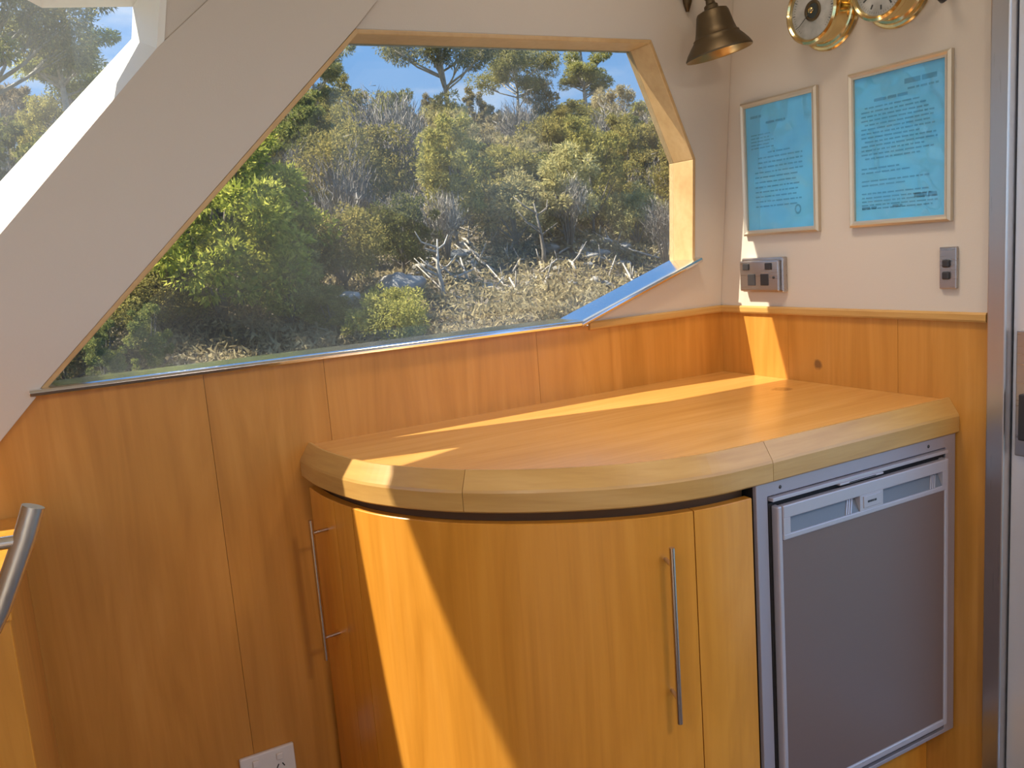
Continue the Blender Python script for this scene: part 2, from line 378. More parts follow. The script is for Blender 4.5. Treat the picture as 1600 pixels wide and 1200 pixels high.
box('wall_header', M['cream'], wf, X0-.05, X0, Y0, .05, 1.08, CZ)
for y in (Y0, -2.3, -1.15, -.04): box('wall_post', M['cream'], wf, X0-.05, X0, y, y+.09, .05, 1.08)
for k, (nm, lab, bx) in enumerate((('window_3', 'far side cabin window', (X0+.3, -.2, Y0-.03, Y0-.024, .45, 1.08)),
                                  ('window_4', 'front windscreen', (X0-.03, X0-.024, Y0+.09, -.04, .05, 1.08)))):
    tag(box(nm, M['clear'], None, *bx), lab, kind='structure')

# ---- fill lamps added out of view to brighten the saloon
M['lampglow'] = plain('lamp_diffuser', (.9, .88, .82), .5)
_b = M['lampglow'].node_tree.nodes['Principled BSDF']; _b.inputs['Emission Color'].default_value = (1, .84, .66, 1); _b.inputs['Emission Strength'].default_value = 3
for k, (x, y, lab) in enumerate(((-2.6, -1.9, 'round ceiling lamp nearest the windscreen'), (-1.0, -2.5, 'round ceiling lamp above the saloon middle'), (-.52, -.50, 'round ceiling downlight above the countertop'))):
    cl_ = tag(empty('ceiling_lamp', (x, y, CZ)), lab, 'lamp', 'saloon ceiling lamps')
    MB().lathe([(.0005, -.001), (.17, -.001), (.175, -.012), (.165, -.022), (.155, -.022), (.155, -.014)], 40, Matrix.Translation((x, y, CZ))).build('lamp_rim', M['chrome'], cl_, smooth=True, autosmooth=.5)
    MB().lathe([(.155, -.015), (.0005, -.015)], 40, Matrix.Translation((x, y, CZ))).build('diffuser', M['lampglow'], cl_)
    if k < 2: ld_ = bpy.data.lights.new('lamp_light', 'AREA'); ld_.shape = 'DISK'; ld_.size = .30
    else: ld_ = bpy.data.lights.new('lamp_light', 'SPOT'); ld_.spot_size = math.radians(88); ld_.spot_blend = .7; ld_.shadow_soft_size = .14
    ld_.energy = FILL_W[k]; ld_.color = (1, .84, .66)
    lo_ = bpy.data.objects.new('lamp_light', ld_); COL.objects.link(lo_); lo_.parent = cl_; lo_.location = (0, 0, -.03)
# ================================================================== countertop outline
CTRL = [(-1.178, .03), (-1.178, 0), (-1.174, -.119), (-1.143, -.267), (-1.087, -.38), (-1.022, -.467), (-.918, -.561), (-.79, -.640), (-.672, -.678), (-.564, -.687), (-.45, -.687), (-.3, -.687)]
def catmull(P, n=14):
    out = []
    for i in range(1, len(P)-2):
        p0, p1, p2, p3 = [np.array(q) for q in P[i-1:i+3]]
        for k in range(n):
            t = k/n
            out.append(.5*((2*p1)+(-p0+p2)*t+(2*p0-5*p1+4*p2-p3)*t*t+(-p0+3*p1-3*p2+p3)*t**3))
    out.append(np.array(P[-2])); return out
CUR = catmull(CTRL)
CUR = [Vector(c) for c in CUR] + [Vector((x, -.687)) for x in (-.3, -.15, 0)]
CUR[0] = Vector((-1.178, 0))
NRM = []
for i in range(len(CUR)):
    t = (CUR[min(i+1, len(CUR)-1)]-CUR[max(i-1, 0)]).normalized(); NRM.append(Vector((t.y, -t.x)))
for q in NRM:
    pass
if NRM[0].x > 0: NRM = [-q for q in NRM]
NRM[0] = Vector((-1, 0)); NRM[-1] = Vector((0, -1))
ARC = [0]
for i in range(1, len(CUR)): ARC.append(ARC[-1]+(CUR[i]-CUR[i-1]).length)
def at(s):
    for i in range(1, len(ARC)):
        if s <= ARC[i]+1e-9:
            u = (s-ARC[i-1])/(ARC[i]-ARC[i-1]); return CUR[i-1].lerp(CUR[i], u), NRM[i-1].lerp(NRM[i], u).normalized()
    return CUR[-1], NRM[-1]
def s_of(fn): 
    lo, hi = 0, ARC[-1]
    for _ in range(50):
        mid = (lo+hi)/2
        if fn(at(mid)[0]): lo = mid
        else: hi = mid
    return lo
S_END = ARC[-1]
def sweep(name, s0, s1, prof, mat, parent, n=24, bevel=0, smooth=True):
    vs = []; k = len(prof)
    for i in range(n+1):
        p, q = at(s0+(s1-s0)*i/n)
        for off, z in prof: vs.append((p.x+q.x*off, p.y+q.y*off, z))
    fs = [tuple(range(k)), tuple(range(n*k, n*k+k))[::-1]]
    for i in range(n):
        for j in range(k): fs.append((i*k+j, (i+1)*k+j, (i+1)*k+(j+1) % k, i*k+(j+1) % k))
    return mesh_obj(name, vs, fs, mat, parent, smooth=smooth, autosmooth=math.radians(28), bevel=bevel)

# ---- countertop: veneer slab and three nosing lengths
ct = tag(empty('countertop', (-.5, -.3, 0)), 'honey wood countertop with curved front edge against the corner', 'countertop')
INN = -.032
pts = [at(S_END*i/90) for i in range(91)]
ring = [(p.x+q.x*INN, p.y+q.y*INN) for p, q in pts] + [(0, 0)]
ring = [(min(x, -.0005), min(y, -.0005)) for x, y in ring]
mesh_obj('top_panel', [(x, y, 0) for x, y in ring]+[(x, y, -.066) for x, y in ring],
         [tuple(range(len(ring))), tuple(range(len(ring), 2*len(ring)))[::-1]] + [(i, len(ring)+i, len(ring)+(i+1) % len(ring), (i+1) % len(ring)) for i in range(len(ring))], M['top_veneer'], ct)
NOSE = [(INN, -.066), (INN, .0005), (INN+.004, .004), (INN+.010, .0045), (-.002, -.026), (0, -.031), (0, -.063), (-.003, -.066)]
sj1 = s_of(lambda p: p.y > -.467); sj2 = s_of(lambda p: p.x < -.522)
for a, b in ((0.0006, sj1-.0005), (sj1+.0005, sj2-.0005), (sj2+.0005, S_END-.0006)):
    sweep('nosing', a, b, NOSE, M['maple'], ct, n=30, smooth=False)

# ---- curved cabinet
cb = tag(empty('curved_cabinet', (-.8, -.4, FZ)), 'curved front wooden cabinet with two bar handled doors under the countertop', 'cabinet')
sL0 = .012; sL1 = s_of(lambda p: p.y > -.155); sD0 = s_of(lambda p: p.y > -.226); sD1 = s_of(lambda p: p.x < -.688); sR = s_of(lambda p: p.x < -.5645)
FO = -.010; ZT, ZB = -.088, -.86
def front(name, a, b, n=12): return sweep(name, a, b, [(FO-.018, ZB), (FO-.018, ZT), (FO-.0015, ZT), (FO, ZT-.0015), (FO, ZB)], M['door_veneer'], cb, n=n)
ld = front('door', sL0, sL1-.001); front('stile', sL1+.001, sD0-.001); md = front('door', sD0+.001, sD1-.001, 40); front('stile', sD1+.001, sR-.001)
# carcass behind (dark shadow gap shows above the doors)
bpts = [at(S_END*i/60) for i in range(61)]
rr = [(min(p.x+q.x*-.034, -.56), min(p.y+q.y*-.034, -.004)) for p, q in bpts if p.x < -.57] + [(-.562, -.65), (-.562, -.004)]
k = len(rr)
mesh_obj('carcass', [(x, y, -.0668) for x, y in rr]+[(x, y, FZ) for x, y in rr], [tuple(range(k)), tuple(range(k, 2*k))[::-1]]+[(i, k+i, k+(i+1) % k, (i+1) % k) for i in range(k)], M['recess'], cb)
sweep('toe_kick', sL0, sR-.001, [(-.07, FZ), (-.07, ZB+.01), (-.055, ZB+.01), (-.055, FZ)], M['door_veneer'], cb)
def bar_handle(door, base, nrm, z0, z1, za, zb, out=.034, r=.0048):
    b = Vector((base[0], base[1], 0)); q = Vector((nrm[0], nrm[1], 0)).normalized()
    h = MB(); c = b+q*out
    h.tube([c+Vector((0, 0, z0)), c+Vector((0, 0, z1))], r, 14)
    ho = h.build('handle', M['handle'], None, smooth=True, autosmooth=.8); ho.parent = door
    tag(ho, 'slim steel bar handle')
    for z in (za, zb):
        p = MB(); p.tube([b+Vector((0, 0, z)), b+q*(out+.001)+Vector((0, 0, z))], r*.8, 10)
        po = p.build('handle_post', M['handle'], None, smooth=True, autosmooth=.8); po.parent = door
pL, qL = at(s_of(lambda p: p.y > -.112)); pb = pL+qL*FO
bar_handle(ld, pb, qL, -.128, -.425, -.155, -.378)
pR, qR = at(s_of(lambda p: p.x < -.742)); pb = pR+qR*FO
bar_handle(md, pb, qR, -.133, -.448, -.165, -.405)

# ================================================================== fridge
fr = tag(empty('built_in_fridge', (-.28, -.5, FZ)), 'grey built-in bar fridge with dark door panel under the countertop', 'fridge')
FY = -.681
box('carcass', M['black'], fr, -.556, -.006, -.672, -.06, -.722, -.0665)
fx0, fx1, fz0, fz1 = -.558, -.004, -.724, -.0665
ix0, ix1, iz0, iz1 = -.531, -.036, -.715, -.092
fm = MB(); y0, y1 = -.672, FY
O = [(fx0, fz0), (fx1, fz0), (fx1, fz1), (fx0, fz1)]; I = [(ix0, iz0), (ix1, iz0), (ix1, iz1), (ix0, iz1)]
vv = [(x, y1, z) for x, z in O]+[(x, y1, z) for x, z in I]+[(x, y0, z) for x, z in O]+[(x, y0, z) for x, z in I]
ff = []
for i in range(4):
    j = (i+1) % 4; ff += [(i, j, 4+j, 4+i), (8+i, 12+i, 12+j, 8+j), (i, 8+i, 8+j, j), (4+i, 4+j, 12+j, 12+i)]
ffo = mesh_obj('mounting_frame', vv, ff, M['fr_frame'], fr, bevel=.0012)
for x, z in ((-.500, -.080), (-.09, -.080)):
    s_ = MB(); s_.lathe([(0.0001, .0012), (.003, .001), (.0036, 0)], 12, Matrix.Translation((x, FY, z)) @ Matrix.Rotation(math.pi/2, 4, 'X'))
    so_ = s_.build('screw', M['darkplastic'], None, smooth=True); so_.parent = ffo
# door: silver surround, handle band, dark panel
dx0, dx1, dz0, dz1 = -.521, -.045, -.694, -.110
DY = -.693
dm = tag(empty('fridge_door', (0, 0, 0), None), None)
dm.parent = fr; dm.matrix_parent_inverse = Matrix.Translation(-fr.location)
def dpart(name, mat, x0, x1, y0, y1, z0, z1, bev=.0015):
    o = box(name, mat, None, x0, x1, y0, y1, z0, z1, bevel=bev); o.parent = dm; return o
dpart('door_core', M['fr_trim'], dx0+.004, dx1-.004, -.684, -.674, dz0+.004, dz1-.004)
dpart('door_trim', M['fr_trim'], dx0, dx0+.011, DY-.002, -.678, dz0, dz1, .003)
dpart('door_trim', M['fr_trim'], dx1-.012, dx1, DY-.002, -.678, dz0, dz1, .003)
dpart('door_trim', M['fr_trim'], dx0+.010, dx1-.011, DY-.002, -.678, dz0, dz0+.016, .003)
dpart('door_panel', M['fr_panel'], dx0+.011, dx1-.012, DY, -.682, dz0+.016, -.174, .0008)
gx = [(-.493, -.312), (-.247, -.068)]; gz0, gz1 = -.163, -.134
dpart('handle_band', M['fr_trim'], dx0+.011, dx1-.012, DY-.004, -.684, gz1, dz1, .002)
dpart('handle_band', M['fr_trim'], dx0+.011, dx1-.012, DY-.004, -.684, -.174, gz0, .002)
for a, b in ((dx0+.011, gx[0][0]), (gx[0][1], gx[1][0]), (gx[1][1], dx1-.012)):
    dpart('handle_band', M['fr_trim'], a, b, DY-.004, -.684, gz0-.001, gz1+.001, .0004)
for a, b in gx:
    vs = [(a, -.685, gz0), (b, -.685, gz0), (b, DY-.001, gz0), (a, DY-.001, gz0), (a, -.685, gz1), (b, -.685, gz1)]
    g = mesh_obj('finger_grip', [(a, DY-.002, gz0), (b, DY-.002, gz0), (b, -.684, gz1), (a, -.684, gz1), (a, -.684, gz0), (b, -.684, gz0)],
                 [(0, 1, 2, 3), (0, 3, 4), (1, 5, 2), (0, 4, 5, 1), (3, 2, 5, 4)], M['fr_grip'], None); g.parent = dm
    for q in range(3):
        x = b-.004-q*.006
        gg = mesh_obj('grip_rib', [(x-.022, DY-.0035, gz0+.001), (x-.019, DY-.0035, gz0+.001), (x-.003, -.686, gz1-.001), (x-.006, -.686, gz1-.001),
                      (x-.022, -.686, gz0), (x-.019, -.686, gz0)], [(0, 1, 2, 3), (0, 3, 4), (1, 5, 2), (0, 4, 5, 1), (3, 2, 5, 4)], M['fr_trim'], None); gg.parent = dm
bd = dpart('badge', M['fr_trim'], -.303, -.256, DY-.0055, DY-.003, -.159, -.136, .001)
for q, (w0, w1_) in enumerate(((-.292, -.286), (-.285, -.280), (-.279, -.2755), (-.274, -.268))):
    dpart('badge_letter', M['darkplastic'], w0, w1_, DY-.0060, DY-.0054, -.1495, -.1455, 0)
# upper vent slot with latch
box('vent_strip', M['fr_trim'], fr, ix0+.004, ix1-.004, -.690, -.676, -.101, -.094, bevel=.001)
box('latch', M['fr_trim'], fr, -.36, -.24, -.693, -.676, -.1045, -.1005, bevel=.001)
box('latch', M['black'], fr, -.335, -.262, -.6935, -.68, -.1032, -.1016)
box('gasket', M['black'], fr, dx0-.006, dx1+.007, -.678, -.673, dz0-.016, dz1+.004)
# plinth under the fridge and the narrow wood post beside it
pl = tag(box('plinth_board', M['door_veneer'], None, -.560, -.002, -.615, -.595, FZ, -.728), 'brown wooden plinth board beneath the fridge', 'plinth')

# ================================================================== pictures
def picture(y0, y1, z0, z1, label, seed, header):
    """y0 is the far (left) edge, y1 the near (right) edge"""
    root = tag(empty('framed_certificate', (-.001, (y0+y1)/2, z0)), label, 'picture', 'framed blue certificates on the cream wall')
    w = .0135; t = .014
    O = [(-y0, z0), (-y1, z0), (-y1, z1), (-y0, z1)]; I = [(-y0-w, z0+w), (-y1+w, z0+w), (-y1+w, z1-w), (-y0-w, z1-w)]
    vs = []; fs = []
    rings = [(O, -.0005), (O, -t*.7), ([(a+(b-a)*.35, c+(d-c)*.35) for (a, c), (b, d) in zip(O, I)], -t), ([(a+(b-a)*.7, c+(d-c)*.7) for (a, c), (b, d) in zip(O, I)], -t*.75), (I, -t*.7), (I, -.003)]
    for R_, x in rings: vs += [(x, y, z) for y, z in R_]
    for r_ in range(len(rings)-1):
        for i in range(4):
            j = (i+1) % 4; fs.append((r_*4+i, r_*4+j, r_*4+4+j, r_*4+4+i))
    mesh_obj('frame', vs, fs, M['picframe'], root)
    pa = box('paper', M['paper'], root, -.0042, -.002, -y1+w-.001, -y0-w+.001, z0+w-.001, z1-w+.001)
    rng = random.Random(seed); mb = MB()
    W0, W1, H0, H1 = -y0-w-.016, -y1+w+.016, z0+w+.02, z1-w-.02      # text runs from W0 (left) to W1 (right), y decreasing
    def word(ya, yb, z, h):
        mb.add([(-.0046, ya, z), (-.0046, yb, z), (-.0046, yb, z+h), (-.0046, ya, z+h)], [(0, 1, 2, 3)])
    def line(z, h, f0=0, f1=1, ww=(.006, .022)):
        x = W0+(W1-W0)*f0; e_ = W0+(W1-W0)*f1
        while x > e_+.004:
            L = rng.uniform(*ww); word(x, max(e_, x-L), z, h); x -= L+.003
    z = H1
    if header:
        line(z-.012, .010, .58, 1.0, (.03, .05)); line(z-.024, .004, .62, 1); line(z-.034, .006, .18, .62, (.02, .04)); z -= .046
        for r_ in range(13):
            line(z, .0032, 0 if r_ % 4 else .05, rng.uniform(.75, 1)); z -= .0088
        z -= .012
        for r_ in range(7):
            if r_ % 3 != 2: line(z, .003, 0, rng.uniform(.5, .9))
            z -= .0088
        for r_ in range(4): line(z, .0028, 0, rng.uniform(.6, 1)); z -= .0078
        line(H0+.020, .008, .70, .98, (.015, .03)); line(H0+.004, .005, .0, .22); line(H0+.004, .005, .42, .55)
    else:
        line(z-.008, .006, .0, .2, (.02, .04)); line(z-.026, .005, .28, .62, (.02, .04)); z -= .050
        for r_ in range(5): line(z, .0028, 0, rng.uniform(.3, .45)); z -= .0080
        z -= .006
        for r_ in range(4): line(z, .0038, .12 if r_ else .3, .9 if r_ else .7); z -= .0115
        for r_ in range(8): line(z, .0034, .06, rng.uniform(.78, .98)); z -= .0118
    pr = mb.build('print', M['print'], None); pr.parent = pa; pr['kind'] = 'stuff'
    if not header:
        c = MB(); 
        for q in range(14):
            a = 2*math.pi*q/14; a2 = 2*math.pi*(q+.8)/14
            cy, cz = W1+.035, H0+.022
            c.add([(-.0046, cy+.010*math.cos(a), cz+.012*math.sin(a)), (-.0046, cy+.010*math.cos(a2), cz+.012*math.sin(a2)), (-.0046, cy+.006*math.cos(a2), cz+.007*math.sin(a2)), (-.0046, cy+.006*math.cos(a), cz+.007*math.sin(a))], [(0, 1, 2, 3)])
        st = c.build('stamp', M['print'], None); st.parent = pa
    box('glass_pane', M['sleeve'], root, -.0075, -.0055, -y1+w-.001, -y0-w+.001, z0+w-.001, z1-w+.001)
picture(.103, .343, .3606, .687, 'blue certificate in pale narrow frame, smaller looking one nearer the window', 4, False)
picture(.430, .671, .3627, .690, 'blue certificate in pale narrow frame, nearer the steel door post', 7, True)

# ================================================================== wall plates
def rot_x_face(y, z, x=0): return Matrix.Translation((x, y, z)) @ Matrix.Rotation(-math.pi/2, 4, 'Y')
po = tag(empty('double_power_outlet', (0, -.166, .222)), 'grey metal double power outlet below the left certificate', 'power outlet')
box('mounting_block', M['plate'], po, -.016, 0, -.238, -.098, .219, .305, bevel=.003)
box('face_plate', M['plate'], po, -.024, -.016, -.230, -.098, .222, .298, bevel=.003)
for y in (-.122, -.198): box('switch', M['darkplastic'], po, -.028, -.023, y-.010, y+.010, .275, .292, bevel=.002)
for y in (-.140, -.184): box('socket', M['darkplastic'], po, -.0255, -.023, y-.0135, y+.0135, .236, .265, bevel=.002)
lamp = MB(); lamp.lathe([(.0001, .003), (.003, .002), (.0035, 0)], 10, rot_x_face(-.214, .256, -.024)); lamp.build('indicator', M['darkplastic'], po, smooth=True)
sw = tag(empty('switch_plate', (0, -.664, .229)), 'narrow upright metal switch plate with two dark buttons by the door post', 'light switch')
box('face_plate', M['plate'], sw, -.008, 0, -.683, -.646, .228, .312, bevel=.002)
for z in (.279, .255): box('button', M['darkplastic'], sw, -.013, -.007, -.670, -.654, z-.008, z+.008, bevel=.003)
gp = tag(empty('white_power_outlet', (-1.322, 0, -.712)), 'white plastic power outlet low on the wood panelled side wall', 'power outlet')
box('face_plate', M['white'], gp, -1.379, -1.265, -.010, 0, -.712, -.639, bevel=.003)
for x in (-1.347, -1.297): box('switch', M['white'], gp, x-.007, x+.007, -.0165, -.009, -.663, -.649, bevel=.002)
for x in (-1.347, -1.297):
    for dx, dz, ang in ((-.006, -.679, .5), (.006, -.679, -.5), (0, -.694, 0)):
        h = MB().box(-.0012, .0012, -.0106, -.0098, -.0045, .0045)
        Mx = Matrix.Translation((x+dx, 0, dz)) @ Matrix.Rotation(ang, 4, 'Y')
        h.v = [tuple(Mx @ Vector(v)) for v in h.v]; h.build('socket_slot', M['hole'], gp)

# ================================================================== bell
BL = Vector((-.152, -.190, .783)); BR = Matrix.Translation(BL) @ Matrix.Diagonal((.83, .83, .97, 1)) @ Matrix.Rotation(math.radians(-9), 4, 'Y') @ Matrix.Rotation(math.radians(-4), 4, 'X')
be = tag(empty('brass_bell', BL), 'aged brass ship bell hanging beside the corner', 'bell')
prof = [(.0920, .000), (.0925, .004), (.086, .014), (.074, .028), (.064, .038), (.0635, .042), (.058, .046), (.053, .060), (.0485, .078), (.045, .092), (.041, .0985), (.030, .102), (.012, .104), (.0005, .1045)]
MB().lathe(prof, 48, BR).build('bell_body', M['bellbrass'], be, smooth=True, autosmooth=.6)
prof2 = [(.0920, .000), (.086, .003), (.074, .020), (.060, .038), (.048, .070), (.038, .092), (.0005, .096)]
MB().lathe(prof2, 48, BR).build('bell_inside', M['bellinner'], be, smooth=True)
cl = MB(); cl.lathe([(.0005, .0), (.009, .004), (.012, .012), (.009, .020), (.003, .024), (.003, .096), (.0005, .0965)], 16, BR @ Matrix.Translation((0, 0, .012)))
cl.build('clapper', M['bellbrass'], be, smooth=True)
st = MB(); st.lathe([(.020, .101), (.019, .112), (.013, .116), (.012, .126), (.018, .132), (.018, .142), (.010, .148), (.008, .165), (.0005, .166)], 20, BR)
st.build('crown_loop', M['bellbrass'], be, smooth=True, autosmooth=.6)
tp = BR @ Vector((0, 0, .16))
ar = MB(); ar.tube([tp+Vector((0, -.006, .002)), tp+Vector((0, .01, .018)), tp+Vector((-.005, .05, .03)), tp+Vector((-.015, .095, .02)), Vector((-.150, -.088, .945))], [.007, .008, .009, .010, .012], 12)
ar.build('bracket_arm', M['bellbrass'], be, smooth=True)
bk = MB(); bk.tube([Vector((-.152, -.0895, .985)), Vector((-.152, -.089, .950)), Vector((-.152, -.087, .925)), Vector((-.150, -.084, .904))], [.010, .014, .011, .004], 12)
bk.build('bracket_plate', M['bellbrass'], be, smooth=True)

# ================================================================== barometer and clock
def instrument(name, y, z, label, cat, kind):
    root = tag(empty(name, (0, y, z-.08)), label, cat)
    Mx = rot_x_face(y, z)
    MB().lathe([(.0005, .0005), (.080, .0005), (.081, .004), (.078, .008), (.073, .009), (.071, .013), (.066, .015), (.064, .020), (.064, .046)], 56, Mx).build('case', M['brass'], root, smooth=True, autosmooth=.5)
    MB().lathe([(.064, .046), (.069, .048), (.0705, .054), (.069, .060), (.064, .063), (.060, .060), (.058, .054)], 56, Mx).build('bezel', M['brass'], root, smooth=True, autosmooth=.5)
    dl = MB().lathe([(.0585, .053), (.0005, .053)], 56, Mx).build('dial', M['dial'], root)
    mk = MB()
    def tick(a, r0, r1, w, h=.0536):
        c, s_ = math.cos(a), math.sin(a)
        mk.add([Mx @ Vector((r*c-w*k_*s_, r*s_+w*k_*c, h)) for r, k_ in ((r0, -1), (r0, 1), (r1, 1), (r1, -1))], [(0, 1, 2, 3)])
    if kind == 'barometer':
        for i in range(60): 
            if 6 < i < 54: tick(math.pi+2*math.pi*i/60, .049, .053 if i % 5 else .056, .0004 if i % 5 else .0008)
        o = mk.build('dial_marks', M['ink'], None); o.parent = dl
        MB().lathe([(.022, .0535), (.021, .056), (.016, .0565), (.015, .0538)], 32, Mx).build('mechanism_ring', M['bellbrass'], root, smooth=True)
        MB().lathe([(.015, .0537), (.0005, .0537)], 32, Mx).build('mechanism', M['ink'], root)
        MB().lathe([(.007, .0545), (.006, .0575), (.0005, .058)], 16, Mx @ Matrix.Translation((.002, .004, 0))).build('mechanism_hub', M['brass'], root, smooth=True)
        hands = ((2.2, .046, .0011),)
    else:
        for i in range(60): tick(2*math.pi*i/60, .051, .055, .0003)
        for i in range(12): tick(2*math.pi*i/12, .039, .048, .0018)
        o = mk.build('dial_marks', M['ink'], None); o.parent = dl
        hands = ((-2.9, .030, .0019), (-2.4, .045, .0012))
    for a, L, w in hands:
        c, s_ = math.cos(a), math.sin(a)
        vs = [Mx @ Vector((r*c-w*k_*s_, r*s_+w*k_*c, h)) for h in (.0575, .0585) for r, k_ in ((-.01, -1), (-.01, 1), (L, .3), (L, -.3))]
        mesh_obj('hand', vs, [(0, 1, 2, 3), (4, 7, 6, 5), (0, 4, 5, 1), (1, 5, 6, 2), (2, 6, 7, 3), (3, 7, 4, 0)], M['ink'], root)
    MB().lathe([(.0582, .0592), (.040, .0605), (.0005, .061)], 40, Mx).build('glass_lens', M['picglass'], root, smooth=True)
instrument('barometer', -.377, .834, 'round polished brass barometer with open centre dial above the certificates', 'barometer', 'barometer')
instrument('wall_clock', -.549, .838, 'round polished brass ship clock nearest the door post', 'clock', 'clock')
hk = tag(empty('coat_hook', (0, -.664, .77)), 'small black hook at the top edge near the door post', 'hook')
box('hook_plate', M['darkplastic'], hk, -.006, 0, -.676, -.652, .785, .84, bevel=.002)
MB().tube([(-.006, -.664, .80), (-.02, -.665, .783), (-.032, -.667, .777), (-.044, -.668, .782), (-.048, -.668, .795)], [.007, .007, .0065, .006, .006], 12).build('hook_arm', M['darkplastic'], hk, smooth=True)

# ================================================================== left: low cabinet, console and grab rail
lc = tag(empty('low_cabinet', (-1.95, -.25, FZ)), 'low wooden corner cabinet at lower left edge', 'cabinet')
box('body', M['veneer'], lc, -2.35, -1.697, -.482, -.002, FZ, -.060)
box('front_panel', M['door_veneer'], lc, -2.35, -1.695, -.50, -.482, FZ+.06, -.055, bevel=.0015)
box('top', M['door_veneer'], lc, -2.36, -1.692, -.505, -.002, -.055, -.037, bevel=.002)
hc = tag(empty('helm_console', (-2.1, -.82, FZ)), 'wooden helm console at left that carries the steel grab rail', 'console')
box('body', M['veneer'], hc, -2.35, -1.86, -1.10, -.54, FZ, .30, bevel=.004)
box('top', M['maple'], hc, -2.37, -1.85, -1.12, -.53, .30, .325, bevel=.004)
gr = tag(empty('grab_rail', (-1.70, -.80, .0)), 'satin steel tube grab rail at the left edge', 'rail')
rp = [(-1.634, -.800, .158), (-1.646, -.800, .128), (-1.660, -.800, .098), (-1.677, -.80, .062), (-1.702, -.80, .020), (-1.740, -.80, -.03), (-1.79, -.80, -.07), (-1.855, -.80, -.088)]
MB().tube(rp, .0105, 18).build('tube', M['rail'], gr, smooth=True, autosmooth=.9)
MB().tube([(-1.650, -.800, .126), (-1.857, -.800, .138)], .0065, 12).build('standoff', M['chrome'], gr, smooth=True, autosmooth=.9)
MB().lathe([(.0005, 0.001), (.02, 0.001), (.022, .004), (.012, .006), (.0065, .008)], 20, Matrix.Translation((-1.859, -.8, .138)) @ Matrix.Rotation(math.pi/2, 4, 'Y')).build('mounting_flange', M['chrome'], gr, smooth=True)

#OUTSIDE
# ================================================================== the shore and the bush hillside outside
R0 = random.Random(11); NR = np.random.default_rng(5)
WATER = -2.15
def hgt(x, y):
    d = y - 16.3 + 1.5*math.sin(x*.21) + .8*math.sin(x*.53+1)
    if d < 0: return WATER - .25 + d*.12
    s_ = .265*min(d, 40) + .05*max(0, d-40) - .004*d*0
    return WATER - .25 + s_ + .35*math.sin(x*.37+y*.29)*min(1, d/6) + .16*math.sin(x*1.1-y*.9)*min(1, d/4) + .08*math.sin(2.3*x+1.7*y)*min(1, d/3)
gx_ = np.linspace(-26, 78, 131); gy_ = np.linspace(14, 96, 103)
gv = [(x, y, hgt(x, y)) for y in gy_ for x in gx_]; nx = len(gx_)
gf = [(j*nx+i, j*nx+i+1, (j+1)*nx+i+1, (j+1)*nx+i) for j in range(len(gy_)-1) for i in range(nx-1)]
M['earth'] = plain('dry_earth', (.15, .125, .098), .9, var=.5, bscale=1.3, bump=.5)
tag(mesh_obj('ground', gv, gf, M['earth'], smooth=True), 'dry earth hillside rising from the shore', kind='structure')
mt, t, b = newmat('sea_water'); b.inputs['Base Color'].default_value = (.03, .06, .06, 1); b.inputs['Roughness'].default_value = .12
n_ = N('ShaderNodeTexNoise', t); n_.inputs['Scale'].default_value = 2.5; tq = N('ShaderNodeTexCoord', t); t.links.new(tq.outputs['Object'], n_.inputs['Vector'])
bq = N('ShaderNodeBump', t); bq.inputs['Strength'].default_value = .4; t.links.new(n_.outputs['Fac'], bq.inputs['Height']); t.links.new(bq.outputs[0], b.inputs['Normal'])
tag(mesh_obj('water', [(-120, -140, WATER), (140, -140, WATER), (140, 24, WATER), (-120, 24, WATER)], [(0, 1, 2, 3)], mt), 'calm water around the boat', kind='structure')

def leafmat(name, c0, c1, c2, trans=.25):
    mt, t, b = newmat(name); t.nodes.remove(b); o = t.nodes['Material Output']
    gi = N('ShaderNodeNewGeometry', t); oi = N('ShaderNodeObjectInfo', t)
    r = N('ShaderNodeValToRGB', t); t.links.new(gi.outputs['Random Per Island'], r.inputs[0])
    el = r.color_ramp.elements; el[0].color = (*c0, 1); el[1].color = (*c2, 1); q = el.new(.5); q.color = (*c1, 1)
    hs = N('ShaderNodeHueSaturation', t); t.links.new(r.outputs[0], hs.inputs['Color'])
    mr = N('ShaderNodeMapRange', t); mr.inputs['To Min'].default_value = .75; mr.inputs['To Max'].default_value = 1.3
    t.links.new(oi.outputs['Random'], mr.inputs['Value']); t.links.new(mr.outputs[0], hs.inputs['Value'])
    m3 = N('ShaderNodeMapRange', t); m3.inputs['To Min'].default_value = .485; m3.inputs['To Max'].default_value = .512
    t.links.new(oi.outputs['Random'], m3.inputs['Value']); t.links.new(m3.outputs[0], hs.inputs['Hue'])
    df = N('ShaderNodeBsdfDiffuse', t); tl = N('ShaderNodeBsdfTranslucent', t)
    t.links.new(hs.outputs[0], df.inputs[0]); t.links.new(hs.outputs[0], tl.inputs[0])
    mx = N('ShaderNodeMixShader', t); mx.inputs[0].default_value = trans*1.7
    t.links.new(df.outputs[0], mx.inputs[1]); t.links.new(tl.outputs[0], mx.inputs[2]); t.links.new(mx.outputs[0], o.inputs['Surface'])
    return mt
M['l_bright'] = leafmat('leaf_bright_green', (.20, .23, .03), (.36, .37, .06), (.60, .55, .13), .3)
M['l_olive'] = leafmat('leaf_olive', (0.206, 0.200, 0.063), (0.344, 0.310, 0.095), (0.527, 0.440, 0.139))
M['l_grey'] = leafmat('leaf_grey_green', (0.252, 0.240, 0.114), (0.413, 0.370, 0.171), (0.595, 0.500, 0.241))
M['l_brown'] = leafmat('leaf_brown_grey', (0.230, 0.182, 0.109), (0.362, 0.298, 0.176), (0.511, 0.431, 0.256))
M['l_gum'] = leafmat('leaf_gum', (0.215, 0.225, 0.083), (0.364, 0.356, 0.119), (0.579, 0.525, 0.178))
